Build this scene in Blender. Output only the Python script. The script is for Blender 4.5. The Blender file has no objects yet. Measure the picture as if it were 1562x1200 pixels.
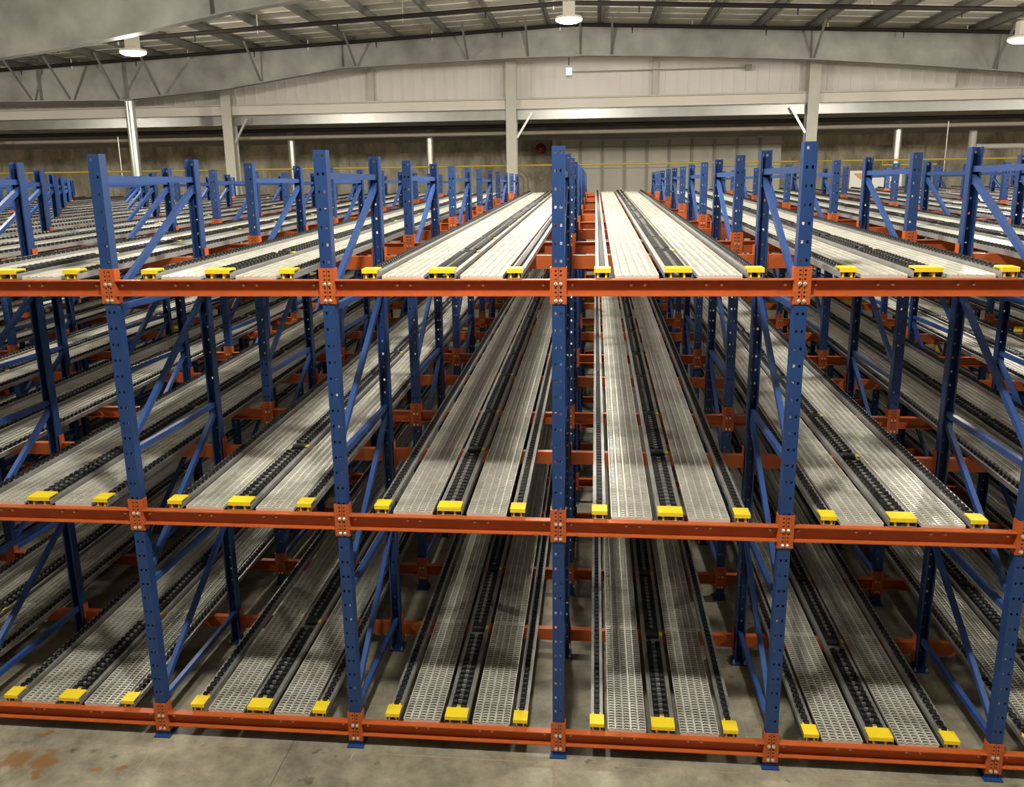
import bpy, bmesh, math, random
from mathutils import Vector, Matrix
random.seed(7)
scene = bpy.context.scene
COL = scene.collection

# ------------------------------------------------------------------ dimensions (metres)
W = 1.42                       # bay width, post line to post line
D1, D2 = 1.2502, 1.1033        # depth inside a frame / gap to the next frame
PITCH = D1 + D2
LEVEL = [0.150, 1.695, 3.235]  # beam centre heights of the three levels
TOP = 4.044                    # post height
SLOPE = 0.028                  # the lanes rise to the back
ROWS = 12
KMIN, KMAX = -10, 6            # bays
YEND = 5 * PITCH + D1 + 0.076
LEN = YEND - 0.03 + 0.05       # lane length
TILT = math.atan(SLOPE)
LNAME = ['bottom level', 'middle level', 'top level']
NUM = ['centre', 'first', 'second', 'third', 'fourth', 'fifth', 'sixth', 'seventh', 'eighth', 'ninth', 'tenth',
       'eleventh', 'twelfth']

# ------------------------------------------------------------------ materials
def mat(name, base, rough=0.5, metal=0.0, noise=0.0, nscale=8.0, spec=0.5, rvar=0.0, emit=None, estr=0.0, coat=0.0, stretch=(1, 1, 1), obj=True):
    m = bpy.data.materials.new(name)
    m.use_nodes = True
    nt = m.node_tree
    b = nt.nodes['Principled BSDF']
    b.inputs['Base Color'].default_value = (*base, 1)
    b.inputs['Roughness'].default_value = rough
    b.inputs['Metallic'].default_value = metal
    b.inputs['Specular IOR Level'].default_value = spec
    if coat:
        b.inputs['Coat Weight'].default_value = coat
    if emit:
        b.inputs['Emission Color'].default_value = (*emit, 1)
        b.inputs['Emission Strength'].default_value = estr
    if noise or rvar:
        tc = nt.nodes.new('ShaderNodeTexCoord')
        mp = nt.nodes.new('ShaderNodeMapping')
        mp.inputs['Scale'].default_value = stretch
        nz = nt.nodes.new('ShaderNodeTexNoise')
        nz.inputs['Scale'].default_value = nscale
        nz.inputs['Detail'].default_value = 4
        nt.links.new(tc.outputs['Object'], mp.inputs['Vector'])
        nt.links.new(mp.outputs['Vector'], nz.inputs['Vector'])
        if noise:
            mr = nt.nodes.new('ShaderNodeMapRange')
            mr.inputs['From Min'].default_value = 0.3
            mr.inputs['From Max'].default_value = 0.7
            mr.inputs['To Min'].default_value = 1 - noise
            mr.inputs['To Max'].default_value = 1 + noise
            nt.links.new(nz.outputs['Fac'], mr.inputs['Value'])
            mx = nt.nodes.new('ShaderNodeVectorMath')
            mx.operation = 'SCALE'
            mx.inputs[0].default_value = base
            nt.links.new(mr.outputs['Result'], mx.inputs['Scale'])
            nt.links.new(mx.outputs['Vector'], b.inputs['Base Color'])
        if rvar:
            mr2 = nt.nodes.new('ShaderNodeMapRange')
            mr2.inputs['To Min'].default_value = max(0.05, rough - rvar)
            mr2.inputs['To Max'].default_value = min(1, rough + rvar)
            nt.links.new(nz.outputs['Fac'], mr2.inputs['Value'])
            nt.links.new(mr2.outputs['Result'], b.inputs['Roughness'])
    return m

BLUE = mat('blue_paint', (0.018, 0.055, 0.188), 0.42, 0, 0.08, 5, 0.4)
BRACE = mat('blue_brace_paint', (0.028, 0.078, 0.265), 0.40, 0, 0.06, 5, 0.4)
ORANGE = mat('orange_paint', (0.49, 0.108, 0.025), 0.42, 0, 0.07, 6, 0.4)
YELLOW = mat('yellow_paint', (0.95, 0.73, 0.03), 0.45, 0, 0.05, 9, 0.4)
GALV = mat('galvanised_rail', (0.42, 0.42, 0.41), 0.46, 0.55, 0.10, 14, 0.5, 0.08)
PLANK = mat('galvanised_plank', (0.80, 0.80, 0.73), 0.36, 0.40, 0.10, 10, 0.5, 0.08)
PAN = mat('plank_pan_shade', (0.16, 0.155, 0.13), 0.7, 0.0, 0.15, 12)  # shade inside the plank holes, put into a darker base colour
BLACK = mat('black_plastic_wheel', (0.008, 0.008, 0.009), 0.5, 0, 0, 8, 0.3)
DARK = mat('dark_rubber_roller', (0.022, 0.022, 0.024), 0.5)
BOLT = mat('zinc_bolt', (0.80, 0.77, 0.68), 0.32, 0.7)
TAG = mat('yellow_tag_plastic', (0.80, 0.72, 0.05), 0.5)
STEEL = mat('grey_rafter_steel', (0.28, 0.28, 0.255), 0.48, 0.25, 0.30, 1.6, 0.5, 0.12)
PURLIN = mat('galvanised_purlin', (0.24, 0.24, 0.22), 0.5, 0.3, 0.12, 3)
DECK = mat('roof_deck', (0.78, 0.75, 0.66), 0.6, 0, 0.06, 1.5)
PIPE = mat('dark_sprinkler_pipe', (0.018, 0.014, 0.013), 0.75, 0, spec=0.2)
WHITEST = mat('pale_column_paint', (0.62, 0.60, 0.53), 0.5, 0, 0.05, 2)
PANEL = mat('white_wall_panel', (0.86, 0.82, 0.77), 0.5, 0, 0.05, 0.9)
FASCIA = mat('beige_fascia', (0.83, 0.78, 0.69), 0.5, 0, 0.05, 0.9)
GIRT = mat('galvanised_girt', (0.38, 0.38, 0.365), 0.36, 0.75, 0.08, 3, 0.5, 0.06)
TUBE = mat('galvanised_tube', (0.66, 0.65, 0.61), 0.30, 0.7, 0.08, 4)
SOFFIT = mat('dark_soffit', (0.40, 0.38, 0.33), 0.8, 0, 0.2, 2)
PIPEY = mat('yellow_pipe_paint', (0.60, 0.47, 0.06), 0.5)
BARRIER = mat('yellow_barrier_paint', (0.80, 0.58, 0.05), 0.5)
PVC = mat('beige_pipe', (0.52, 0.47, 0.38), 0.5)
RED = mat('red_bell', (0.22, 0.02, 0.02), 0.4)
WHITE = mat('white_plastic', (0.75, 0.74, 0.70), 0.45)
BATTEN = mat('panel_batten', (0.48, 0.45, 0.38), 0.6)
LAMPM = mat('lamp_lens', (1, 1, 1), 0.5, emit=(1.0, 0.93, 0.80), estr=14)
SMALLLAMP = mat('small_lamp_lens', (1, 1, 1), 0.5, emit=(1.0, 0.97, 0.9), estr=2.2)
HOUSING = mat('lamp_housing_paint', (0.70, 0.66, 0.58), 0.5)
SIGNO = mat('sign_orange', (0.70, 0.30, 0.08), 0.5)
SIGNB = mat('sign_navy', (0.05, 0.07, 0.13), 0.5)

def concrete_floor():
    m = bpy.data.materials.new('concrete_floor')
    m.use_nodes = True
    nt = m.node_tree; N = nt.nodes; Lk = nt.links
    b = N['Principled BSDF']
    tc = N.new('ShaderNodeTexCoord')
    def noise(scale, det=6, rough=0.6):
        n = N.new('ShaderNodeTexNoise'); n.inputs['Scale'].default_value = scale
        n.inputs['Detail'].default_value = det; n.inputs['Roughness'].default_value = rough
        Lk.new(tc.outputs['Object'], n.inputs['Vector']); return n
    r1 = N.new('ShaderNodeValToRGB')
    e = r1.color_ramp.elements
    e[0].position = 0.30; e[0].color = (0.170, 0.156, 0.116, 1)
    e[1].position = 0.72; e[1].color = (0.430, 0.405, 0.315, 1)
    Lk.new(noise(4.2, 12, 0.74).outputs['Fac'], r1.inputs['Fac'])
    r2 = N.new('ShaderNodeValToRGB')
    e = r2.color_ramp.elements
    e[0].position = 0.36; e[0].color = (0.62, 0.62, 0.62, 1)
    e[1].position = 0.56; e[1].color = (1.06, 1.06, 1.06, 1)
    Lk.new(noise(0.9, 5, 0.62).outputs['Fac'], r2.inputs['Fac'])
    mul = N.new('ShaderNodeMix'); mul.data_type = 'RGBA'; mul.blend_type = 'MULTIPLY'
    mul.inputs[0].default_value = 1
    Lk.new(r1.outputs['Color'], mul.inputs[6]); Lk.new(r2.outputs['Color'], mul.inputs[7])
    # small dark spots
    r3 = N.new('ShaderNodeValToRGB'); e = r3.color_ramp.elements
    e[0].position = 0.66; e[0].color = (1, 1, 1, 1); e[1].position = 0.72; e[1].color = (0.45, 0.44, 0.42, 1)
    Lk.new(noise(7.0, 3, 0.5).outputs['Fac'], r3.inputs['Fac'])
    mul2 = N.new('ShaderNodeMix'); mul2.data_type = 'RGBA'; mul2.blend_type = 'MULTIPLY'; mul2.inputs[0].default_value = 0.8
    Lk.new(mul.outputs[2], mul2.inputs[6]); Lk.new(r3.outputs['Color'], mul2.inputs[7])
    # rust stain near the aisle at the left: a patch with its own ragged outline
    prev = mul2.outputs[2]
    for (sx, sy, rad) in ((-3.74, -0.33, 0.13), (-3.52, -0.33, 0.11), (-3.52, -0.47, 0.06), (-3.88, -0.46, 0.12), (-3.13, -0.385, 0.055), (-2.97, -0.355, 0.05), (-3.70, -0.06, 0.05)):
        sub = N.new('ShaderNodeVectorMath'); sub.operation = 'DISTANCE'
        sub.inputs[1].default_value = (sx, sy, 0.0)
        wob = N.new('ShaderNodeVectorMath'); wob.operation = 'MULTIPLY_ADD'
        nn = noise(7.0, 4, 0.6)
        wob.inputs[1].default_value = (0.30, 0.30, 0); wob.inputs[2].default_value = (-0.15, -0.15, 0)
        Lk.new(nn.outputs['Color'], wob.inputs[0])
        add = N.new('ShaderNodeVectorMath'); add.operation = 'ADD'
        Lk.new(tc.outputs['Object'], add.inputs[0]); Lk.new(wob.outputs['Vector'], add.inputs[1])
        Lk.new(add.outputs['Vector'], sub.inputs[0])
        mr = N.new('ShaderNodeMapRange'); mr.inputs['From Min'].default_value = rad
        mr.inputs['From Max'].default_value = rad * 0.55
        mr.inputs['To Max'].default_value = 0.8
        Lk.new(sub.outputs['Value'], mr.inputs['Value'])
        mx = N.new('ShaderNodeMix'); mx.data_type = 'RGBA'
        mx.inputs[7].default_value = (0.235, 0.112, 0.036, 1)
        Lk.new(mr.outputs['Result'], mx.inputs[0]); Lk.new(prev, mx.inputs[6])
        prev = mx.outputs[2]
    Lk.new(prev, b.inputs['Base Color'])
    b.inputs['Roughness'].default_value = 0.5
    b.inputs['Specular IOR Level'].default_value = 0.35
    bump = N.new('ShaderNodeBump'); bump.inputs['Strength'].default_value = 0.08
    Lk.new(noise(30, 4).outputs['Fac'], bump.inputs['Height']); Lk.new(bump.outputs['Normal'], b.inputs['Normal'])
    return m

def concrete_wall():
    m = bpy.data.materials.new('stained_concrete_wall')
    m.use_nodes = True
    nt = m.node_tree; N = nt.nodes; Lk = nt.links
    b = N['Principled BSDF']
    tc = N.new('ShaderNodeTexCoord')
    mp = N.new('ShaderNodeMapping'); mp.inputs['Scale'].default_value = (1.0, 1, 0.45)
    Lk.new(tc.outputs['Object'], mp.inputs['Vector'])
    n1 = N.new('ShaderNodeTexNoise'); n1.inputs['Scale'].default_value = 1.5; n1.inputs['Detail'].default_value = 10
    n1.inputs['Roughness'].default_value = 0.72
    Lk.new(mp.outputs['Vector'], n1.inputs['Vector'])
    r = N.new('ShaderNodeValToRGB'); e = r.color_ramp.elements
    e[0].position = 0.36; e[0].color = (0.34, 0.305, 0.23, 1)
    e[1].position = 0.60; e[1].color = (0.86, 0.79, 0.64, 1)
    Lk.new(n1.outputs['Fac'], r.inputs['Fac'])
    Lk.new(r.outputs['Color'], b.inputs['Base Color'])
    b.inputs['Roughness'].default_value = 0.85
    return m
FLOORM = concrete_floor()
CONC = concrete_wall()

# ------------------------------------------------------------------ mesh helpers
class MB:
    def __init__(s): s.v = []; s.f = []; s.mi = []
    def box(s, x0, x1, y0, y1, z0, z1, m=0):
        b = len(s.v)
        s.v += [(x0, y0, z0), (x1, y0, z0), (x1, y1, z0), (x0, y1, z0), (x0, y0, z1), (x1, y0, z1), (x1, y1, z1), (x0, y1, z1)]
        s.f += [(b, b + 3, b + 2, b + 1), (b + 4, b + 5, b + 6, b + 7), (b, b + 1, b + 5, b + 4), (b + 1, b + 2, b + 6, b + 5),
                (b + 2, b + 3, b + 7, b + 6), (b + 3, b, b + 4, b + 7)]
        s.mi += [m] * 6
        return s
    def frame(s, p0, p1):
        p0, p1 = Vector(p0), Vector(p1); d = (p1 - p0).normalized()
        a = Vector((1, 0, 0)) if abs(d.x) < 0.9 else Vector((0, 0, 1))
        n = d.cross(a).normalized(); a = n.cross(d).normalized()
        return p0, p1, d, a, n
    def bar(s, p0, p1, w, h, m=0, ow=0.0, oh=0.0):
        """box from p0 to p1: w along a (x for bars in the y-z plane), h along the other axis"""
        p0, p1, d, a, n = s.frame(p0, p1)
        b = len(s.v)
        for p in (p0, p1):
            for i, j in ((-1, -1), (1, -1), (1, 1), (-1, 1)):
                s.v.append(tuple(p + a * (i * w / 2 + ow) + n * (j * h / 2 + oh)))
        s.f += [(b + 3, b + 2, b + 1, b), (b + 4, b + 5, b + 6, b + 7)] + [(b + i, b + (i + 1) % 4, b + 4 + (i + 1) % 4, b + 4 + i) for i in range(4)]
        s.mi += [m] * 6
        return s
    def tube(s, pts, r, n=10, m=0, caps=True):
        pts = [Vector(p) for p in pts]
        base = len(s.v)
        for i, p in enumerate(pts):
            d = (pts[min(i + 1, len(pts) - 1)] - pts[max(i - 1, 0)]).normalized()
            a = Vector((0, 0, 1)) if abs(d.z) < 0.9 else Vector((1, 0, 0))
            u = d.cross(a).normalized(); w = u.cross(d)
            for k in range(n):
                t = 2 * math.pi * k / n
                s.v.append(tuple(p + (u * math.cos(t) + w * math.sin(t)) * r))
        for i in range(len(pts) - 1):
            for k in range(n):
                a0 = base + i * n + k; b0 = base + i * n + (k + 1) % n
                s.f.append((a0, b0, b0 + n, a0 + n)); s.mi.append(m)
        if caps:
            s.f.append(tuple(base + k for k in reversed(range(n)))); s.mi.append(m)
            s.f.append(tuple(base + (len(pts) - 1) * n + k for k in range(n))); s.mi.append(m)
        return s
    def lathe(s, prof, axis='x', n=12, c=(0, 0, 0), m=0):
        """prof: (position along axis, radius)"""
        base = len(s.v)
        for (t, r) in prof:
            for k in range(n):
                a = 2 * math.pi * k / n
                q = (t, r * math.cos(a), r * math.sin(a)) if axis == 'x' else ((r * math.cos(a), t, r * math.sin(a)) if axis == 'y' else (r * math.cos(a), r * math.sin(a), t))
                s.v.append((q[0] + c[0], q[1] + c[1], q[2] + c[2]))
        for i in range(len(prof) - 1):
            for k in range(n):
                a0 = base + i * n + k; b0 = base + i * n + (k + 1) % n
                s.f.append((a0, b0, b0 + n, a0 + n)); s.mi.append(m)
        s.f.append(tuple(base + k for k in reversed(range(n)))); s.mi.append(m)
        s.f.append(tuple(base + (len(prof) - 1) * n + k for k in range(n))); s.mi.append(m)
        return s
    def prism(s, poly, y0, y1, m=0):
        """polygon in x-z, given thickness along y"""
        b = len(s.v); n = len(poly)
        s.v += [(x, y0, z) for x, z in poly] + [(x, y1, z) for x, z in poly]
        s.f += [tuple(b + i for i in range(n)), tuple(b + n + i for i in reversed(range(n)))]
        s.f += [(b + (i + 1) % n, b + i, b + n + i, b + n + (i + 1) % n) for i in range(n)]
        s.mi += [m] * (n + 2)
        return s
    def mesh(s, name, mats, smooth=False, fix=True):
        me = bpy.data.meshes.new(name)
        me.from_pydata(s.v, [], s.f)
        for m in mats: me.materials.append(m)
        me.polygons.foreach_set('material_index', s.mi)
        if fix:
            bm = bmesh.new(); bm.from_mesh(me)
            bmesh.ops.recalc_face_normals(bm, faces=bm.faces)
            bm.to_mesh(me); bm.free()
        if smooth:
            me.polygons.foreach_set('use_smooth', [True] * len(me.polygons))
            me.set_sharp_from_angle(angle=math.radians(35))
        me.update()
        return me

def link(name, me, parent=None, loc=(0, 0, 0), rot=None):
    o = bpy.data.objects.new(name, me)
    COL.objects.link(o)
    o.location = loc
    if rot: o.rotation_euler = rot
    if parent is not None: o.parent = parent
    return o
def tag(o, label, cat, group=None, kind=None):
    o['label'] = label; o['category'] = cat
    if group: o['group'] = group
    if kind: o['kind'] = kind
    return o
def thing(name, label, cat, loc=(0, 0, 0), rot=None, group=None, kind=None):
    o = bpy.data.objects.new(name, None); COL.objects.link(o)
    o.empty_display_size = 0.1
    o.location = loc
    if rot: o.rotation_euler = rot
    return tag(o, label, cat, group, kind)
def structure(name, me, loc=(0, 0, 0)):
    o = link(name, me, None, loc); o['kind'] = 'structure'; return o

def bay_words(k):          # bay k lies between post line k and k+1
    return f'{NUM[k + 1]} bay right of centre post' if k >= 0 else f'{NUM[-k]} bay left of centre post'
def line_words(k):
    return 'centre post line' if k == 0 else (f'{NUM[k]} post line right of centre' if k > 0 else f'{NUM[-k]} post line left of centre')

# ------------------------------------------------------------------ kit: upright frames
def post_mesh():
    xs = [-0.038, -0.0232, -0.0098, 0.0098, 0.0232, 0.038]
    path = [(-0.026, 0.074), (-0.038, 0.074)] + [(x, 0.0) for x in xs] + [(0.038, 0.074), (0.026, 0.074)]
    hole_cols = {3, 5}      # strip index along the path between path[i], path[i+1]
    zs = [0.0]
    z = TOP - 0.034
    cuts = []
    while z > 0.06:
        cuts.append((z - 0.0085, z + 0.0085)); z -= 0.1046
    zz = [0.0]; ishole = []
    for a, b in reversed(cuts):
        zz.append(a); ishole.append(False)
        zz.append(b); ishole.append(True)
    zz.append(TOP); ishole.append(False)
    bm = bmesh.new()
    grid = [[bm.verts.new((x, y, z)) for (x, y) in path] for z in zz]
    for i in range(len(zz) - 1):
        for j in range(len(path) - 1):
            if ishole[i] and j in hole_cols: continue
            bm.faces.new((grid[i][j], grid[i][j + 1], grid[i + 1][j + 1], grid[i + 1][j]))
    bmesh.ops.recalc_face_normals(bm, faces=bm.faces)
    bmesh.ops.solidify(bm, geom=bm.faces[:], thickness=0.0025)
    bmesh.ops.recalc_face_normals(bm, faces=bm.faces)
    # the sheet must grow inwards: keep outer face at y=0
    me = bpy.data.meshes.new('post'); bm.to_mesh(me); bm.free()
    ymin = min(v.co.y for v in me.vertices)
    for v in me.vertices: v.co.y -= ymin
    me.materials.append(BLUE)
    return me
POST = post_mesh()
BASE = MB().box(-0.058, 0.058, -0.033, 0.105, 0, 0.010).box(-0.047, -0.041, -0.002, 0.076, 0.010, 0.036).box(0.041, 0.047, -0.002, 0.076, 0.010, 0.036).mesh('base_plate', [BLUE])
ANCHOR = MB().lathe([(0, 0.011), (0.014, 0.011), (0.0145, 0.006), (0.032, 0.006)], 'z', 6).mesh('anchor_bolt', [BOLT])
HZ = [0.265, 1.17, 2.13, 3.09, 3.895]
def channel_bar(p0, p1):
    m = MB()
    m.bar(p0, p1, 0.036, 0.004, 0, 0, 0.0195)
    m.bar(p0, p1, 0.036, 0.004, 0, 0, -0.0195)
    m.bar(p0, p1, 0.004, 0.035, 0, 0.016, 0)
    return m
def solid_bar(p0, p1):
    m = MB()
    m.bar(p0, p1, 0.034, 0.040)
    return m
YA, YB = 0.045, D1 + 0.031
HBR = [solid_bar((0, YA, z), (0, YB, z)).mesh('horizontal_brace', [BRACE]) for z in HZ]
DBR = [solid_bar((0, YA, HZ[i] + 0.065), (0, YB, HZ[i + 1] - 0.055)).mesh('diagonal_brace', [BRACE]) for i in range(4)]

FRAMEPOS = ['in the front row', 'second from front', 'third from front', 'fourth from front', 'fifth from front', 'in the rearmost row']
for k in range(KMIN, KMAX + 2):
    for f in range(6):
        t = thing('upright_frame', f'blue perforated upright frame {FRAMEPOS[f]}, {line_words(k)}', 'rack frame', (k * W, f * PITCH, 0), None, 'blue upright frames')
        link('post', POST, t)
        link('post', POST, t, (0, D1 + 0.076, 0), (0, 0, math.pi))
        link('base_plate', BASE, t)
        link('base_plate', BASE, t, (0, D1 + 0.076, 0), (0, 0, math.pi))
        for me in HBR: link('horizontal_brace', me, t)
        for me in DBR: link('diagonal_brace', me, t)
        if -4 <= k <= 3 and f < 2:
            for y in (0.092, D1 - 0.016):
                for x in (-0.045, 0.045):
                    link('anchor_bolt', ANCHOR, t, (x, y if y < 0.5 else D1 + 0.076 - 0.092, 0.010))

# ------------------------------------------------------------------ kit: load beams (origin at bay's left post line, post front face, beam centre height)
BT, BB = 0.039, -0.061
def beam_mesh():
    m = MB()
    x0, x1 = 0.0505, W - 0.0505
    m.box(x0, x1, 0.030, 0.036, BB, BT)
    m.box(x0, x1, -0.017, 0.030, BT - 0.007, BT)
    m.box(x0, x1, -0.017, 0.030, BB, BB + 0.007)
    return m
def plate_mb(side, bolts=False):
    """half connector plate: side=+1 right of a post centre (left end of the beam)"""
    m = MB()
    z0, z1 = -0.110, 0.110
    xs = [0.0015, 0.009, 0.021, 0.050]
    zc = [z1 - 0.0215 - 0.0255 * i for i in range(8)]
    rows = []
    z = z1
    for c in zc:
        rows.append((c + 0.0055, z, False)); rows.append((c - 0.0055, c + 0.0055, True)); z = c - 0.0055
    rows.append((z0, z, False))
    for a, b, h in rows:
        for i in range(3):
            if h and i == 1: continue
            xa, xb = sorted((side * xs[i], side * xs[i + 1]))
            m.box(xa, xb, -0.0065, -0.001, a, b)
    xa, xb = sorted((side * 0.0445, side * 0.050))
    m.box(xa, xb, -0.001, 0.058, z0, z1)
    if bolts:
        for i in (3, 7):
            m.lathe([(-0.016, 0.0085), (-0.0066, 0.0085)], 'y', 6, (side * 0.015, 0, zc[i]), 1)
    return m
def flip(m):
    q = MB(); q.v = [(x, 0.076 - y, z) for x, y, z in m.v]; q.f = m.f[:]; q.mi = m.mi[:]; return q
def shift(m, dx):
    q = MB(); q.v = [(x + dx, y, z) for x, y, z in m.v]; q.f = m.f[:]; q.mi = m.mi[:]; return q
def join(*ms):
    q = MB()
    for m in ms:
        b = len(q.v); q.v += m.v; q.f += [tuple(i + b for i in f) for f in m.f]; q.mi += m.mi
    return q
BEAM = [beam_mesh().mesh('channel', [ORANGE]), flip(beam_mesh()).mesh('channel', [ORANGE])]
PLATES = [[shift(plate_mb(1), 0).mesh('connector_plate', [ORANGE]), shift(plate_mb(-1), W).mesh('connector_plate', [ORANGE])],
          [flip(plate_mb(1, True)).mesh('connector_plate', [ORANGE, BOLT]), shift(flip(plate_mb(-1, True)), W).mesh('connector_plate', [ORANGE, BOLT])],
          [plate_mb(1, True).mesh('connector_plate', [ORANGE, BOLT]), shift(plate_mb(-1, True), W).mesh('connector_plate', [ORANGE, BOLT])]]
PBOLT = MB().lathe([(-0.017, 0.007), (-0.015, 0.0095), (-0.0072, 0.0095), (-0.007, 0.012), (-0.0066, 0.012)], 'y', 8).mesh('plate_bolt', [BOLT])
WBOLT = MB().lathe([(0.008, 0.003), (0.014, 0.0090), (0.0295, 0.0090)], 'y', 8).mesh('beam_bolt', [BOLT])
def row_y(r):              # post near face of row r
    return (r // 2) * PITCH + (r % 2) * D1
def beam_z(l, r):
    y = row_y(r) + (0.02 if r % 2 == 0 else 0.056)
    return LEVEL[l] + SLOPE * y
def beam_score(k, l, r):   # larger = shows larger in the photo
    y = row_y(r) + 5.0
    x = (k + 0.5) * W
    off = abs(x + 0.12 * y - 0.8)
    lim = 0.66 * y
    vis = 1.0 if off < lim else 0.0
    hide = 1.0 if k in (-1, 0) else 0.45
    return vis * hide * (W / y) * (1.0 if l < 2 else 1.15) + (2 if r == 0 else 0)
cells = [(k, l, r) for k in range(KMIN, KMAX + 1) for l in range(3) for r in range(ROWS)]
cells.sort(key=lambda c: -beam_score(*c))
solo = set(cells[:300])
rest = MB()
ROWN = ['front row', 'second row', 'third row', 'fourth row', 'fifth row', 'sixth row', 'seventh row', 'eighth row', 'ninth row', 'tenth row', 'eleventh row', 'rearmost row']
simple = [join(beam_mesh(), plate_mb(1), shift(plate_mb(-1), W)), flip(join(beam_mesh(), plate_mb(1), shift(plate_mb(-1), W)))]
def cheap():
    m = beam_mesh()
    for s, dx in ((1, 0), (-1, W)):
        xa, xb = sorted((s * 0.0015, s * 0.050))
        m.box(xa + dx, xb + dx, -0.0065, -0.001, -0.11, 0.11)
        xa, xb = sorted((s * 0.0445, s * 0.050))
        m.box(xa + dx, xb + dx, -0.001, 0.058, -0.11, 0.11)
    return m
simple = [cheap(), flip(cheap())]
ZC = [0.110 - 0.0215 - 0.0255 * i for i in range(8)]
for c in cells:
    k, l, r = c
    x, y, z = k * W, row_y(r), beam_z(l, r)
    if c in solo:
        t = thing('load_beam', f'orange load beam, {LNAME[l]}, {ROWN[r]}, {bay_words(k)}', 'rack beam', (x, y, z), None, 'orange load beams', 'thing')
        link('channel', BEAM[r % 2], t)
        pl = PLATES[0] if r == 0 else (PLATES[1] if r % 2 else PLATES[2])
        for e in (0, 1):
            p = link('connector_plate', pl[e], t)
            if r == 0:
                for i in (3, 7):
                    link('plate_bolt', PBOLT, p, (0.015 if e == 0 else W - 0.015, 0, ZC[i]))
        if r == 0:
            for fx in (0.058, 0.305, 0.363, 0.617, 0.678, 0.936):
                link('beam_bolt', WBOLT, t, (fx * W, 0, 0.004))
    else:
        s = simple[r % 2]; b = len(rest.v)
        rest.v += [(a + x, bb + y, cc + z) for a, bb, cc in s.v]
        rest.f += [tuple(i + b for i in f) for f in s.f]; rest.mi += s.mi
o = link('load_beams', rest.mesh('load_beams', [ORANGE], fix=False))
tag(o, 'remaining orange load beams deep among the far lanes', 'rack beam', 'orange load beams', 'stuff')

# ------------------------------------------------------------------ kit: wheel rails and walkway planks (local y along the lane, z=0 on the beam tops)
WP = 0.060; WR = 0.0260; AXZ = 0.0325
def wheel(n, w):
    h = w / 2
    return MB().lathe([(-h, WR * 0.55), (-h, WR * 0.9), (-h * 0.8, WR), (h * 0.8, WR), (h, WR * 0.9), (h, WR * 0.55)], 'x', n)
WHEEL = wheel(14, 0.036).mesh('wheel', [BLACK], smooth=True)
def rail_mesh(hw, lip, zt=0.034):
    m = MB()
    m.box(-hw, hw, 0, LEN, 0.0, 0.003)
    for s in (-1, 1):
        a, b = sorted((s * hw, s * (hw - 0.003)))
        m.box(a, b, 0, LEN, 0.003, zt)
        a, b = sorted((s * (hw - 0.003), s * (hw - lip)))
        m.box(a, b, 0, LEN, zt - 0.003, zt)
        a, b = sorted((s * (hw - lip), s * (hw - lip + 0.002)))
        m.box(a, b, 0, LEN, zt - 0.012, zt - 0.003)
    return m
rm2 = rail_mesh(0.082, 0.029)
ROLLY = []
for r in range(1, ROWS):
    ROLLY.append(row_y(r) + (0.06 if r % 2 else -0.01) - 0.03 - 0.10)
def clear(y):
    return all(abs(y - q) > 0.085 for q in ROLLY)
y = 0.02
YW = []
while y < LEN - 0.03:
    YW.append(y); y += WP
YW1 = [y for y in YW if y > 0.10]
rm1 = rail_mesh(0.042, 0.022)
for yy in YW1:
    rm1.box(-0.0195, 0.0195, yy + WP / 2 - 0.0035, yy + WP / 2 + 0.0035, 0.028, 0.041)
RAIL1 = rm1.mesh('channel', [GALV])
YW2 = [y for y in YW if y > 0.10 and clear(y)]
for yy in YW2:
    rm2.box(-0.0145, 0.0145, yy - 0.008, yy + 0.008, AXZ - 0.004, AXZ + 0.017)
RAIL2 = rm2.mesh('channel', [GALV])
AX1 = MB()
for yy in YW1: AX1.box(-0.020, 0.020, yy - 0.003, yy + 0.003, AXZ - 0.003, AXZ + 0.003)
def wheels_row(pos):
    m = MB()
    for (x, y) in pos:
        m.lathe([(-0.018, WR * 0.92), (-0.014, WR), (0.014, WR), (0.018, WR * 0.92)], 'x', 9, (x, y, AXZ))
    return m
POS1 = [(0, y) for y in YW1]
POS2 = [(s * 0.0335, y) for y in YW2 for s in (-1, 1)]
ALL1 = wheels_row(POS1).mesh('wheel_row', [BLACK])
ALL2 = wheels_row(POS2).mesh('wheel_row', [BLACK])
FAR1 = wheels_row(POS1[100:]).mesh('wheel_row', [BLACK])
FAR2 = wheels_row(POS2[100:]).mesh('wheel_row', [BLACK])
def stop_mesh(w):
    m = MB(); h = w / 2
    m.box(-h, h, -0.002, 0.092, 0.052, 0.060)
    m.box(-h, h, -0.008, -0.002, 0.034, 0.060)
    m.box(-h, h, 0.092, 0.098, 0.044, 0.060)
    for x in (-h * 0.55, h * 0.45):
        m.box(x - 0.006, x + 0.006, 0.004, 0.060, 0.001, 0.052)
    m.box(-h * 0.62, h * 0.55, 0.004, 0.14, 0.040, 0.044)
    return m
STOP1 = stop_mesh(0.098).mesh('end_stop', [YELLOW])
STOP2 = stop_mesh(0.156).mesh('end_stop', [YELLOW])
ROLL = MB().lathe([(-0.048, 0.012), (-0.048, 0.020), (-0.044, 0.023), (0.044, 0.023), (0.048, 0.020), (0.048, 0.012)], 'x', 14, (0, 0, AXZ)).box(-0.052, 0.052, 0.030, 0.075, 0.030, 0.040).mesh('brake_roller', [DARK], smooth=True)
TAGM = MB().box(0.058, 0.080, -0.030, 0.020, 0.040, 0.046).mesh('tag', [TAG])
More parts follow.
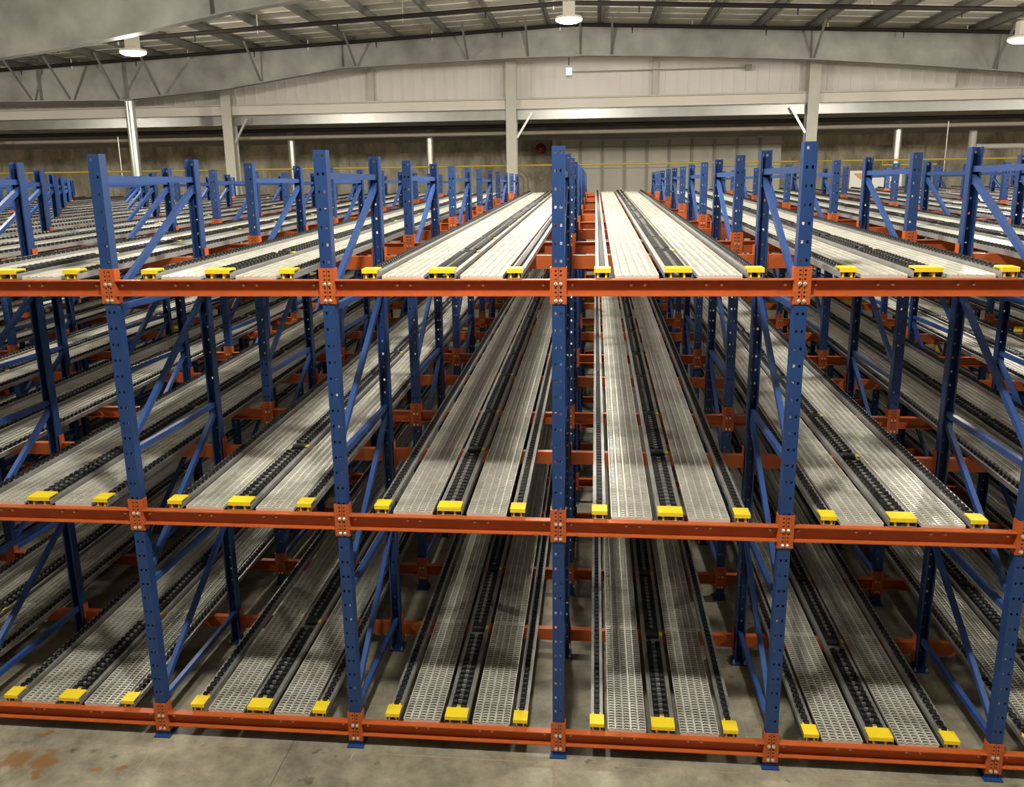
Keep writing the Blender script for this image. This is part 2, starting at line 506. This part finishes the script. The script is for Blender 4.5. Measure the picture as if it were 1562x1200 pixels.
def plank_mesh():
    m = MB()
    hw = 0.130; n = 5; pw = 2 * hw / n
    zt = 0.017
    for i in range(n + 1):
        x = -hw + i * pw
        w = 0.0058
        m.box(max(-hw, x - w), min(hw, x + w), 0, LEN, zt - 0.006, zt + 0.004)
    for s in (-1, 1):
        a, b = sorted((s * hw, s * (hw - 0.003)))
        m.box(a, b, 0, LEN, 0.0, zt - 0.004)
    m.box(-hw, hw, 0.0, 0.003, -0.001, zt - 0.002)
    step = 0.0285
    y = 0.012
    while y < LEN - 0.02:
        for i in range(n):
            x0 = -hw + i * pw + 0.0058; x1 = -hw + (i + 1) * pw - 0.0058
            yy = y
            # raised arched tooth: up, over, down
            b = len(m.v)
            zs = [(x0, zt - 0.005), (x0 + 0.010, zt + 0.0005), (x1 - 0.010, zt + 0.0005), (x1, zt - 0.005)]
            for dy in (0.0, 0.0118):
                for (x, z) in zs: m.v.append((x, yy + dy, z))
            for (x, z) in zs: m.v.append((x, yy, z - 0.006))
            for j in range(3):
                m.f.append((b + j, b + j + 1, b + 5 + j, b + 4 + j)); m.mi.append(0)
                m.f.append((b + 8 + j, b + 9 + j, b + j + 1, b + j)); m.mi.append(0)
        y += step
    # closed dark sheet added under the perforated tread to block light
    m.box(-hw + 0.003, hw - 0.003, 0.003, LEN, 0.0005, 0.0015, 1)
    # cross bearers under the plank
    for r in range(ROWS):
        yb = row_y(r) + (0.030 if r % 2 else -0.030)
        if r: m.box(-hw + 0.003, hw - 0.003, yb, yb + 0.05, 0.002, 0.008)
    return m
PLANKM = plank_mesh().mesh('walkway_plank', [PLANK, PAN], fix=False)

Y0 = 0.03
NEAR = range(-4, 3)
RAILX = [(-0.315, 'left single rail'), (0.0, None), (0.315, 'right single rail')]
for k in range(KMIN, KMAX + 1):
    xc = (k + 0.5) * W
    for l in range(3):
        z0 = LEVEL[l] + BT + SLOPE * Y0 + 0.0015
        for i, (fx, nm) in enumerate(RAILX):
            dbl = nm is None
            lab = (f'twin-row black wheel rail, {LNAME[l]}, middle of {bay_words(k)}' if dbl else f'single-row black wheel rail, {LNAME[l]}, {nm[:-12].strip()} side of {bay_words(k)}')
            t = thing('wheel_rail', lab, 'roller rail', (xc + fx * W, Y0, z0), (TILT, 0, 0), 'black wheel rails')
            link('channel', RAIL2 if dbl else RAIL1, t)
            s = link('end_stop', STOP2 if dbl else STOP1, t); s['label'] = 'yellow end stop'
            if k in NEAR:
                for (x, y) in (POS2 if dbl else POS1)[:100]:
                    link('wheel', WHEEL, t, (x, y, AXZ))
                w = link('wheel_row', FAR2 if dbl else FAR1, t)
            else:
                w = link('wheel_row', ALL2 if dbl else ALL1, t)
            w['kind'] = 'stuff'
            if dbl:
                for q in ROLLY:
                    b = link('brake_roller', ROLL, t, (0, q, 0))
                    g = link('tag', TAGM, b); g['label'] = 'small yellow tag'
        for s, side in ((-1, 'left'), (1, 'right')):
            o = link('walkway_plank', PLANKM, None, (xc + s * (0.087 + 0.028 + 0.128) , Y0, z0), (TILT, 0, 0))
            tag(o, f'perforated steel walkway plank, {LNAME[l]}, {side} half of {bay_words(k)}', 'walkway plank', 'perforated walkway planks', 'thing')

# ------------------------------------------------------------------ building shell
XL, XR, YF, YB_ = -27.0, 25.0, -24.0, 23.6
YW_ = 17.35
def roof_z(x): return 7.62 - 0.045 * abs(x + 0.3)
structure('floor', MB().box(XL - 1, XR + 1, YF - 1, YB_ + 1, -0.2, 0.0).mesh('floor', [FLOORM]))
m = MB()
xs = [XL, -0.3, XR]
for a, b in ((XL, -0.3), (-0.3, XR)):
    m.prism([(a, roof_z(a)), (b, roof_z(b)), (b, roof_z(b) + 0.12), (a, roof_z(a) + 0.12)], YF, YW_ + 0.3)
    # standing ribs of the deck run across the purlins
    y = YF + 0.3
    while y < YW_:
        m.prism([(a, roof_z(a) - 0.018), (b, roof_z(b) - 0.018), (b, roof_z(b)), (a, roof_z(a))], y, y + 0.03)
        y += 0.61
structure('ceiling', m.mesh('ceiling', [DECK]))
structure('wall_left', MB().box(XL - 0.2, XL, YF, YB_, 0, 7).mesh('wall_left', [PANEL]))
structure('wall_right', MB().box(XR, XR + 0.2, YF, YB_, 0, 7).mesh('wall_right', [PANEL]))
structure('wall_front', MB().box(XL, XR, YF - 0.2, YF, 0, 8).mesh('wall_front', [PANEL]))
# upper back wall: ribbed white panels above the opening
m = MB()
m.prism([(XL, 5.93), (XR, 5.93), (XR, roof_z(XR)), (-0.3, roof_z(-0.3)), (XL, roof_z(XL))], YW_, YW_ + 0.12)
x = XL + 0.1
while x < XR:
    top = roof_z(x) - 0.03
    m.prism([(x, 5.93), (x + 0.05, 5.93), (x + 0.05, top), (x, top)], YW_ - 0.018, YW_)
    x += 0.28
structure('wall_back', m.mesh('wall_back', [PANEL]))
# fascia and ledge along the head of the opening
structure('trim_fascia', MB().box(XL, XR, 17.0, 17.35, 5.68, 5.90).mesh('trim_fascia', [FASCIA]))
structure('trim_ledge', MB().box(XL, XR, 16.96, 17.40, 5.905, 5.945).mesh('trim_ledge', [WHITEST]))
structure('trim_soffit', MB().box(XL, XR, 17.42, YB_, 5.40, 5.52).mesh('trim_soffit', [SOFFIT]))
# rear annex wall of stained concrete with piers
m = MB().box(XL, XR, YB_, YB_ + 0.3, 0, 5.5)
for x, w in ((-19.5, .5), (-16.9, .35), (-14.4, .5), (-8.4, .35), (-5.1, .6), (2.0, .4), (7.0, .5), (10.6, .35), (13.5, .5)):
    m.box(x, x + w, YB_ - 0.10, YB_, 0, 5.4)
m.box(XL, XR, YB_ - 0.16, YB_, 4.9, 5.4)
structure('wall_rear', m.mesh('wall_rear', [CONC]))
# floor joint line and chalk marks are part of the floor surface
m = MB()
for k, ln in ((-2, 0.30), (-1, 0.10), (0, 0.28), (1, 0.40)):
    m.box(k * W - 0.0035, k * W + 0.0035, -0.06 - ln, -0.06, 0.0003, 0.0008)
for a, b in ((-2.7, -2.2), (-1.2, -0.15), (0.2, 1.2), (1.6, 2.7)):
    m.box(a, b, -0.078, -0.073, 0.0003, 0.0008)
for y in (0.5, 1.45):
    m.box(W - 0.10, W - 0.096, y - 0.25, y + 0.15, 0.0003, 0.0008)
structure('floor_markings', m.mesh('floor_markings', [mat('orange_chalk', (0.44, 0.32, 0.20), 0.85)]))
m = MB()
for y in (-0.0,):
    m.box(-1.880, -1.874, -6, 13, 0.0002, 0.0006)
structure('floor_joint', m.mesh('floor_joint', [mat('joint_filler', (0.10, 0.09, 0.075), 0.8)]))

# girts (galvanised) between the columns, columns, studs
COLX = [-24.03, -16.67, -9.30, -1.90, 5.45, 12.8, 20.2]
for a, b in zip(COLX[:-1], COLX[1:]):
    mb = MB().box(a + 0.14, b - 0.14, 17.02, 17.03, 5.42, 5.66).box(a + 0.14, b - 0.14, 16.95, 17.02, 5.42, 5.428).box(a + 0.14, b - 0.14, 16.95, 17.02, 5.652, 5.66)
    i = COLX.index(a) - 3
    o = link('wall_girt', mb.mesh('wall_girt', [GIRT]))
    tag(o, f'galvanised header girt at the back wall, {"left" if i < 0 else "right"} side, {NUM[-i] if i < 0 else NUM[i + 1]} span from middle column', 'girt', 'galvanised girts', 'thing')
COLN = {-9.30: 'left of the middle one', -1.90: 'behind the centre of the rack', 5.45: 'right of the middle one'}
def roof_under(x): return roof_z(x) - 0.02
for cx in COLX:
    t = thing('steel_column', f'pale steel wall column {COLN.get(cx, "at the far " + ("left" if cx < 0 else "right") + (" corner" if abs(cx) > 18 else " end"))}, back wall', 'column', (cx, 17.0, 0), None, 'pale wall columns', 'thing')
    h = roof_z(cx) - 0.3
    link('shaft', MB().box(-0.13, 0.13, -0.16, -0.145, 0, h).box(-0.13, 0.13, 0.145, 0.16, 0, h).box(-0.006, 0.006, -0.145, 0.145, 0, h).mesh('shaft', [WHITEST]), t)
    link('base_plate', MB().box(-0.2, 0.2, -0.2, 0.2, 0, 0.02).mesh('base_plate', [STEEL]), t)
    for s in ((1,) if cx < 4 else (-1,)):
        kb = MB().bar((s * 0.14, -0.09, 4.98), (s * 0.52, -0.09, 5.58), 0.05, 0.05).mesh('knee_brace', [TUBE])
        link('knee_brace', kb, t)
for i, (x, top) in enumerate(((-5.55, 7.0), (1.68, 7.2), (8.95, 6.9))):
    o = link('wall_stud', MB().box(x - 0.07, x + 0.07, 17.2, 17.335, 5.95, top).mesh('wall_stud', [WHITEST]))
    tag(o, f'short pale stud on the white upper wall, {("left", "middle", "right")[i]} of three', 'stud', 'upper wall studs', 'thing')

# rafters (tapered steel frames)
def rafter(name, label, y, low):
    t = thing(name, label, 'rafter', (0, y, 0), None, 'steel roof rafters', 'thing')
    xs = [p[0] for p in low]
    up = [(xs[0], roof_z(xs[0]) - 0.245), (-0.3, roof_z(-0.3) - 0.245), (xs[-1], roof_z(xs[-1]) - 0.245)]
    link('web', MB().prism(low + up[::-1], -0.006, 0.006).mesh('web', [STEEL]), t)
    m = MB()
    for (a, b) in zip(low[:-1], low[1:]):
        m.prism([(a[0], a[1] - 0.02), (b[0], b[1] - 0.02), b, a], -0.10, 0.10)
    link('bottom_flange', m.mesh('bottom_flange', [STEEL]), t)
    m = MB()
    for (a, b) in zip(up[:-1], up[1:]):
        m.prism([a, b, (b[0], b[1] + 0.02), (a[0], a[1] + 0.02)], -0.10, 0.10)
    link('top_flange', m.mesh('top_flange', [STEEL]), t)
    for s in (-1, 1):
        xl = s * 23.6
        zz = low[0][1] if s < 0 else low[-1][1]
        link('leg', MB().box(xl - 0.15, xl + 0.15, -0.1, 0.1, 0, zz - 0.03).mesh('leg', [STEEL]), t)
    # stiffeners
    for x in (-13.4, -11.2, -5.75, 0.6, 5.0, 9.0):
        lo = next((a[1] + (x - a[0]) / (b[0] - a[0]) * (b[1] - a[1]) for a, b in zip(low[:-1], low[1:]) if a[0] <= x <= b[0]), None)
        if lo: link('stiffener', MB().box(x - 0.005, x + 0.005, -0.09, -0.006, lo, roof_z(x) - 0.245).mesh('stiffener', [STEEL]), t)
    return t
LOW1 = [(-24, 6.0), (-14.5, 6.0), (-11.25, 5.97), (-8.63, 6.17), (-5.8, 6.57), (-1.75, 6.69), (0.0, 6.70), (1.56, 6.65), (5.05, 6.49), (7.33, 6.31), (9.6, 6.10), (12.5, 5.85), (24, 5.6)]
LOW0 = [(-24, 5.9), (-12.2, 5.66), (-9.35, 5.93), (-8.2, 6.06), (-7.1, 6.22), (-5.45, 6.50), (-2.35, 6.87), (0, 6.92), (2, 6.88), (8, 6.55), (24, 5.9)]
R1 = rafter('roof_rafter', 'grey tapered rafter under the roof in front of the white back wall', 15.5, LOW1)
R0 = rafter('roof_rafter', 'grey tapered rafter nearer the viewer, crossing the upper left corner', 8.5, LOW0)
R2 = rafter('roof_rafter', 'grey tapered rafter overhead behind the viewer', 0.8, LOW0)

# flange braces, hung from the purlins
for x in (-13.6, -12.6, -11.35, -10.3, -7.75, -5.42, -2.75, -1.35, -0.15, 0.55, 5.05, 8.9):
    lo = next(a[1] + (x - a[0]) / (b[0] - a[0]) * (b[1] - a[1]) for a, b in zip(LOW1[:-1], LOW1[1:]) if a[0] <= x <= b[0])
    link('flange_brace', MB().bar((x, -0.10, lo + 0.02), (x, -0.95, roof_z(x) - 0.2), 0.045, 0.03).mesh('flange_brace', [PURLIN]), R1)

# purlins, each a Z section running from front to back
PX = [-0.9 - 1.2 * i for i in range(16)][::-1] + [0.3 + 1.2 * i for i in range(16)]
for i, x in enumerate(PX):
    zt = roof_z(x) - 0.03
    mb = MB().box(x - 0.004, x + 0.004, YF, YW_ - 0.02, zt - 0.18, zt).box(x - 0.004, x + 0.075, YF, YW_ - 0.02, zt - 0.18, zt - 0.172).box(x - 0.075, x + 0.004, YF, YW_ - 0.02, zt - 0.008, zt)
    o = link('roof_purlin', mb.mesh('roof_purlin', [PURLIN]))
    n = 16 - i if x < -0.3 else i - 15
    w_ = NUM[n] if n <= 12 else ('thirteenth', 'fourteenth', 'fifteenth', 'sixteenth')[n - 13]
    tag(o, f'grey roof purlin, {w_} one {"left" if x < -0.3 else "right"} of the roof ridge', 'purlin', 'roof purlins', 'thing')

# sprinkler pipes
for i, (y, dz, nm) in enumerate(((15.0, 0.34, 'lower dark sprinkler pipe just in front of the rear rafter'), (12.0, 0.47, 'upper dark sprinkler pipe under the roof, nearer the viewer'))):
    t = thing('sprinkler_pipe', nm, 'pipe', (0, y, 0), None, 'sprinkler pipes', 'thing')
    pts = [(x, 0, roof_z(x) - dz) for x in (-22, -10, -0.3, 10, 22)]
    link('pipe', MB().tube(pts, 0.042, 10).mesh('pipe', [PIPE], smooth=True), t)
    x = -13.5
    while x < 12:
        z = roof_z(x) - dz
        link('sprinkler_head', MB().lathe([(z - 0.15, 0.02), (z - 0.14, 0.008), (z - 0.10, 0.012), (z - 0.03, 0.016)], 'z', 8, (x, 0, 0)).mesh('sprinkler_head', [PIPE]), t)
        link('hanger', MB().bar((x + 1.3, 0, z - 0.045), (x + 1.3, 0, roof_z(x + 1.3) - 0.222), 0.02, 0.03).mesh('hanger', [TUBE]), t)
        x += 2.9
# pale cable run under the near rafter
o = link('cable_run', MB().tube([(x, 9.0, roof_z(x) - 0.62) for x in (-12, -6, -0.3, 3)], 0.016, 8).mesh('cable_run', [WHITE], smooth=True))
tag(o, 'thin pale cable run along the roof beside the near rafter', 'cable')

# round pipe column under the rafter on the left
t = thing('pipe_column', 'round galvanised pipe column under the rafter, tall, left part of back wall', 'column', (-11.15, 15.5, 0), None, 'galvanised round columns', 'thing')
link('shaft', MB().lathe([(0.02, 0.115), (5.93, 0.115)], 'z', 24).mesh('shaft', [TUBE], smooth=True), t)
link('cap_plate', MB().box(-0.16, 0.16, -0.12, 0.12, 5.93, 5.948).mesh('cap_plate', [STEEL]), t)
link('base_plate', MB().box(-0.17, 0.17, -0.17, 0.17, 0, 0.02).mesh('base_plate', [STEEL]), t)
for x, y, nm in ((-8.4, 19.0, 'left of the rack middle'), (-4.4, 19.0, 'nearest the middle wall column'), (8.2, 19.0, 'on the right of the back wall')):
    t = thing('pipe_column', f'round galvanised pipe post under the dark soffit, {nm}', 'column', (x, y, 0), None, 'galvanised round columns', 'thing')
    link('shaft', MB().lathe([(0.02, 0.105), (5.395, 0.105)], 'z', 20).mesh('shaft', [TUBE], smooth=True), t)
    link('base_plate', MB().box(-0.15, 0.15, -0.15, 0.15, 0, 0.02).mesh('base_plate', [STEEL]), t)

# pale grey panelled wall section in the middle of the annex
t = thing('panel_partition', 'pale panelled partition with vertical battens behind the rack centre', 'partition', (0, 22.6, 0), None, None, 'thing')
link('panel', MB().box(-1.15, 5.95, 0, 0.1, 0, 5.2).mesh('panel', [mat('pale_partition', (0.80, 0.77, 0.67), 0.6, 0, 0.07, 1.0)]), t)
x = -0.95
while x < 5.95:
    link('batten', MB().box(x - 0.04, x + 0.04, -0.05, 0, 0, 5.15).mesh('batten', [BATTEN]), t)
    x += 0.695
for z in (3.5, 4.3, 4.95):
    link('seam', MB().box(-1.15, 5.95, -0.012, 0, z - 0.012, z + 0.012).mesh('seam', [BATTEN]), t)
for x in (-0.95, -0.25):
    pass
# pipes along the soffit, bent pipe, yellow pipe, white pipe rack
o = link('ceiling_pipe', MB().tube([(XL + 1, 18.6, 5.20), (XR - 1, 18.6, 5.20)], 0.06, 12).mesh('ceiling_pipe', [PVC], smooth=True)); tag(o, 'pale pipe running along under the dark soffit behind the girts', 'pipe', None, 'thing')
o = link('ceiling_pipe', MB().tube([(XL + 1, 17.9, 5.33), (XR - 1, 17.9, 5.33)], 0.05, 12).mesh('ceiling_pipe', [PIPE], smooth=True)); tag(o, 'black pipe tight under the galvanised girts at the back', 'pipe', None, 'thing')
for i, y in enumerate((19.6, 21.0, 22.2)):
    o = link('ceiling_joist', MB().box(XL + 1, XR - 1, y, y + 0.12, 5.18, 5.40).mesh('ceiling_joist', [SOFFIT]))
    tag(o, f'dark joist under the annex soffit, {("nearest", "middle", "farthest")[i]} of three', 'joist', 'soffit joists', 'thing')
o = link('drain_pipe', MB().tube([(-2.75, 22.8, 5.15), (-2.75, 22.8, 4.62), (-2.68, 22.8, 4.48), (-2.1, 22.8, 4.12), (-2.02, 22.8, 4.0), (-2.02, 22.8, 0.02)], 0.085, 14).mesh('drain_pipe', [PVC], smooth=True))
tag(o, 'beige bent drain pipe on the concrete wall left of the middle column', 'pipe')
t = thing('gas_pipe', 'long thin yellow pipe running level across the back wall', 'pipe', (0, 17.23, 0), None, None, 'thing')
link('pipe', MB().tube([(XL + 1, 0, 4.308), (XR - 1, 0, 4.308)], 0.022, 8).mesh('pipe', [PIPEY], smooth=True), t)
for x in COLX:
    link('bracket_mount', MB().box(x - 0.03, x + 0.03, -0.069, 0.02, 4.27, 4.295).mesh('bracket_mount', [PIPEY]), t)
link('branch', MB().tube([(7.3, 0, 4.31), (7.3, 0, 4.19), (8.6, 0, 4.19)], 0.02, 8).mesh('branch', [PIPEY], smooth=True), t)
t = thing('white_pipe_stand', 'white painted pipe stand with crossbar at the right end of back wall', 'pipe', (10.35, 19.6, 0), None, None, 'thing')
link('upright', MB().tube([(0, 0, 0.0), (0, 0, 5.1)], 0.10, 14).mesh('upright', [WHITE], smooth=True), t)
link('crossbar', MB().tube([(0.1, 0, 4.68), (2.4, 0, 4.68)], 0.07, 12).mesh('crossbar', [WHITE], smooth=True), t)
t = thing('fire_bell', 'round dark red fire bell on the wall beside the middle column', 'bell', (-1.55, 23.05, 4.95))
link('gong', MB().lathe([(-0.10, 0.03), (-0.09, 0.12), (-0.03, 0.17), (0.0, 0.17)], 'y', 24).mesh('gong', [RED], smooth=True), t)
link('hub', MB().lathe([(-0.125, 0.02), (-0.10, 0.025)], 'y', 10).mesh('hub', [WHITE]), t)
link('wall_mount', MB().box(-0.06, 0.06, 0.0, 0.38, -0.06, 0.06).mesh('wall_mount', [RED]), t)

# thin rods hanging from the soffit on the left and right
for x, y, z1 in ((-13.1, 18.2, 3.9), (9.15, 18.2, 3.9)):
    o = link('hanging_rod', MB().tube([(x, y, z1), (x, y, 5.39)], 0.014, 6).mesh('hanging_rod', [TUBE]))
    tag(o, f'thin steel rod hanging from the soffit at the {"left" if x < 0 else "right"} of the back wall', 'rod')

# small lamp and conduit on the white wall
t = thing('hanging_lamp', 'small square white lamp hanging on a rod before the upper wall', 'lamp', (-0.45, 16.6, 0))
link('rod', MB().tube([(0, 0, 6.62), (0, 0, 7.3)], 0.012, 6).mesh('rod', [PIPE]), t)
link('lens', MB().box(-0.07, 0.07, -0.05, 0.05, 6.42, 6.57).mesh('lens', [SMALLLAMP]), t)
link('cap', MB().box(-0.075, 0.075, -0.055, 0.055, 6.57, 6.62).mesh('cap', [WHITE]), t)
t = thing('conduit', 'thin level conduit with an end box on the white upper wall', 'conduit', (0, 17.17, 0))
link('tube', MB().tube([(-0.4, 0, 6.55), (3.85, 0, 6.55)], 0.016, 8).mesh('tube', [TUBE]), t)
link('junction_box', MB().box(3.85, 3.99, -0.06, 0.05, 6.48, 6.62).mesh('junction_box', [STEEL]), t)

# banner board with orange mark and dark letters
t = thing('sign_board', 'white sign board with orange wing mark and dark letters, far right', 'sign', (6.75, 16.2, 3.72))
link('board', MB().box(-0.50, 0.70, 0.0, 0.03, -0.20, 0.33).mesh('board', [WHITE]), t)
link('wing_mark', MB().prism([(-0.42, 0.27), (-0.10, 0.27), (-0.16, 0.16), (-0.24, 0.12), (-0.32, 0.17)], -0.004, 0.0).mesh('wing_mark', [SIGNO]), t)
m = MB()
for q in range(20):
    a0, a1 = 2 * math.pi * q / 20, 2 * math.pi * (q + 1) / 20
    m.prism([(-0.09 + 0.075 * math.cos(a0), -0.02 + 0.105 * math.sin(a0)), (-0.09 + 0.075 * math.cos(a1), -0.02 + 0.105 * math.sin(a1)),
             (-0.09 + 0.045 * math.cos(a1), -0.02 + 0.07 * math.sin(a1)), (-0.09 + 0.045 * math.cos(a0), -0.02 + 0.07 * math.sin(a0))], -0.004, 0.0)
link('round_letter', m.mesh('round_letter', [SIGNB]), t)
link('dark_lettering', MB().box(0.30, 0.34, -0.004, 0, -0.05, 0.10).box(0.37, 0.41, -0.004, 0, -0.05, 0.12).box(0.44, 0.48, -0.004, 0, -0.05, 0.08).mesh('dark_lettering', [SIGNB]), t)
link('stand', MB().box(-0.45, -0.41, 0.03, 0.07, -3.72, 0.3).box(0.61, 0.65, 0.03, 0.07, -3.72, 0.3).mesh('stand', [STEEL]), t)

# yellow guard rail on the floor behind the rack
def w_rail(x0, x1):
    prof = [(-0.02, 0.15), (0.03, 0.11), (-0.02, 0.05), (0.035, 0.0), (-0.02, -0.05), (0.03, -0.11), (-0.02, -0.15)]
    m = MB(); b = 0
    for x in (x0, x1):
        for off in (0.0, 0.006):
            for (y, z) in prof: m.v.append((x, -y + off, z))
    n = len(prof)
    for j in range(n - 1):
        m.f.append((j, j + 1, 2 * n + j + 1, 2 * n + j)); m.mi.append(0)
        m.f.append((n + j + 1, n + j, 3 * n + j, 3 * n + j + 1)); m.mi.append(0)
        m.f.append((j, n + j, n + j + 1, j + 1)); m.f.append((2 * n + j, 2 * n + j + 1, 3 * n + j + 1, 3 * n + j)); m.mi += [0, 0]
    return m
for i in range(-6, 5):
    x = i * 2.45 + 0.35
    bw = f'{NUM[i + 1]} section right' if i >= 0 else f'{NUM[-i]} section left'
    t = thing('guard_rail', f'yellow double steel guard rail behind the rack, {bw} of middle', 'guard rail', (x, 13.75, 0), None, 'yellow guard rails', 'thing')
    for z in (0.74, 1.36):
        link('rail_band', w_rail(0.02, 2.43).mesh('rail_band', [BARRIER], fix=False), t, (0, -0.07, z))
    link('post', MB().box(-0.06, 0.06, -0.04, 0.08, 0, 1.52).box(-0.12, 0.12, -0.1, 0.14, 0, 0.015).mesh('post', [BARRIER]), t)

# ------------------------------------------------------------------ high bay lamps
LIGHTS = []
def lamp(x, y, z, label):
    t = thing('ceiling_lamp', label, 'lamp', (x, y, z), None, 'high bay lamps')
    link('lens', MB().lathe([(-0.05, 0.15), (-0.02, 0.215), (0.0, 0.22)], 'z', 24).mesh('lens', [LAMPM], smooth=True), t)
    link('heat_sink', MB().lathe([(0.0, 0.225), (0.035, 0.225), (0.06, 0.12), (0.06, 0.105)], 'z', 24).mesh('heat_sink', [HOUSING], smooth=True), t)
    link('driver_box', MB().box(-0.10, 0.10, -0.08, 0.08, 0.06, 0.27).mesh('driver_box', [HOUSING]), t)
    link('rod', MB().tube([(0, 0, 0.27), (0, 0, roof_z(x) - z - 0.02)], 0.012, 8).mesh('rod', [TUBE]), t)
    ld = bpy.data.lights.new('lamp_light', 'AREA'); ld.shape = 'DISK'; ld.size = 0.42
    ld.energy = LAMPW; ld.color = (1.0, 0.93, 0.80)
    lo = bpy.data.objects.new('lamp_light', ld); COL.objects.link(lo); lo.parent = t; lo.location = (0, 0, -0.065)
    pd = bpy.data.lights.new('lamp_glow', 'POINT'); pd.shadow_soft_size = 0.12
    pd.energy = LAMPP; pd.color = (1.0, 0.93, 0.80)
    po = bpy.data.objects.new('lamp_glow', pd); COL.objects.link(po); po.parent = t; po.location = (0, 0, -0.20)
LAMPW = 190
LAMPP = 330
lamp(-0.25, 10.0, 6.50, 'bright round high bay lamp hanging above the rack centre')
lamp(-7.93, 10.0, 6.19, 'bright round high bay lamp above the left of the rack, under the near rafter')
lamp(7.0, 10.0, 5.99, 'bright round high bay lamp at the right end of the lamp row')
for y, w in ((3.7, 'above the rack front, out of the picture'), (-2.3, 'overhead in front of the viewer')):
    for x, s in ((-15.6, 'far left'), (-7.93, 'left'), (-0.25, 'middle'), (7.0, 'right'), (14.8, 'far right')):
        lamp(x, y, min(6.5, roof_z(x) - 0.6), f'high bay lamp {w}, {s} of its row')
for x in (-15.6, 14.8):
    lamp(x, 10.0, 6.1, f'high bay lamp beyond the {"left" if x < 0 else "right"} edge, rear row')

# ------------------------------------------------------------------ world, camera, view
wd = bpy.data.worlds.new('world'); scene.world = wd; wd.use_nodes = True
wd.node_tree.nodes['Background'].inputs['Color'].default_value = (0.9, 0.92, 1, 1)
wd.node_tree.nodes['Background'].inputs['Strength'].default_value = 0.05

P = (0.2138, -5.0192, 3.8284); yaw, pitch, roll, F = -0.0993, -0.2326, -0.0129, 1277.09
cy, sy, cp, sp = math.cos(yaw), math.sin(yaw), math.cos(pitch), math.sin(pitch)
fwd = Vector((sy * cp, cy * cp, sp)); right = Vector((cy, -sy, 0)); up = right.cross(fwd)
r2 = right * math.cos(roll) + up * math.sin(roll); u2 = up * math.cos(roll) - right * math.sin(roll)
M = Matrix((r2, u2, -fwd)).transposed().to_4x4(); M.translation = Vector(P)
cd = bpy.data.cameras.new('camera'); cam = bpy.data.objects.new('camera', cd); COL.objects.link(cam)
cam.matrix_world = M
cd.sensor_fit = 'HORIZONTAL'; cd.sensor_width = 36.0; cd.lens = F / 1562 * 36.0; cd.shift_y = -15.76 / 1562
cd.clip_end = 200
scene.camera = cam
vs = scene.view_settings
vs.view_transform = 'Standard'; vs.look = 'None'; vs.gamma = 1; vs.use_curve_mapping = False
vs.exposure = -0.12
cy_ = scene.cycles
cy_.max_bounces = 6; cy_.diffuse_bounces = 4; cy_.glossy_bounces = 3; cy_.sample_clamp_indirect = 4
cy_.use_denoising = True
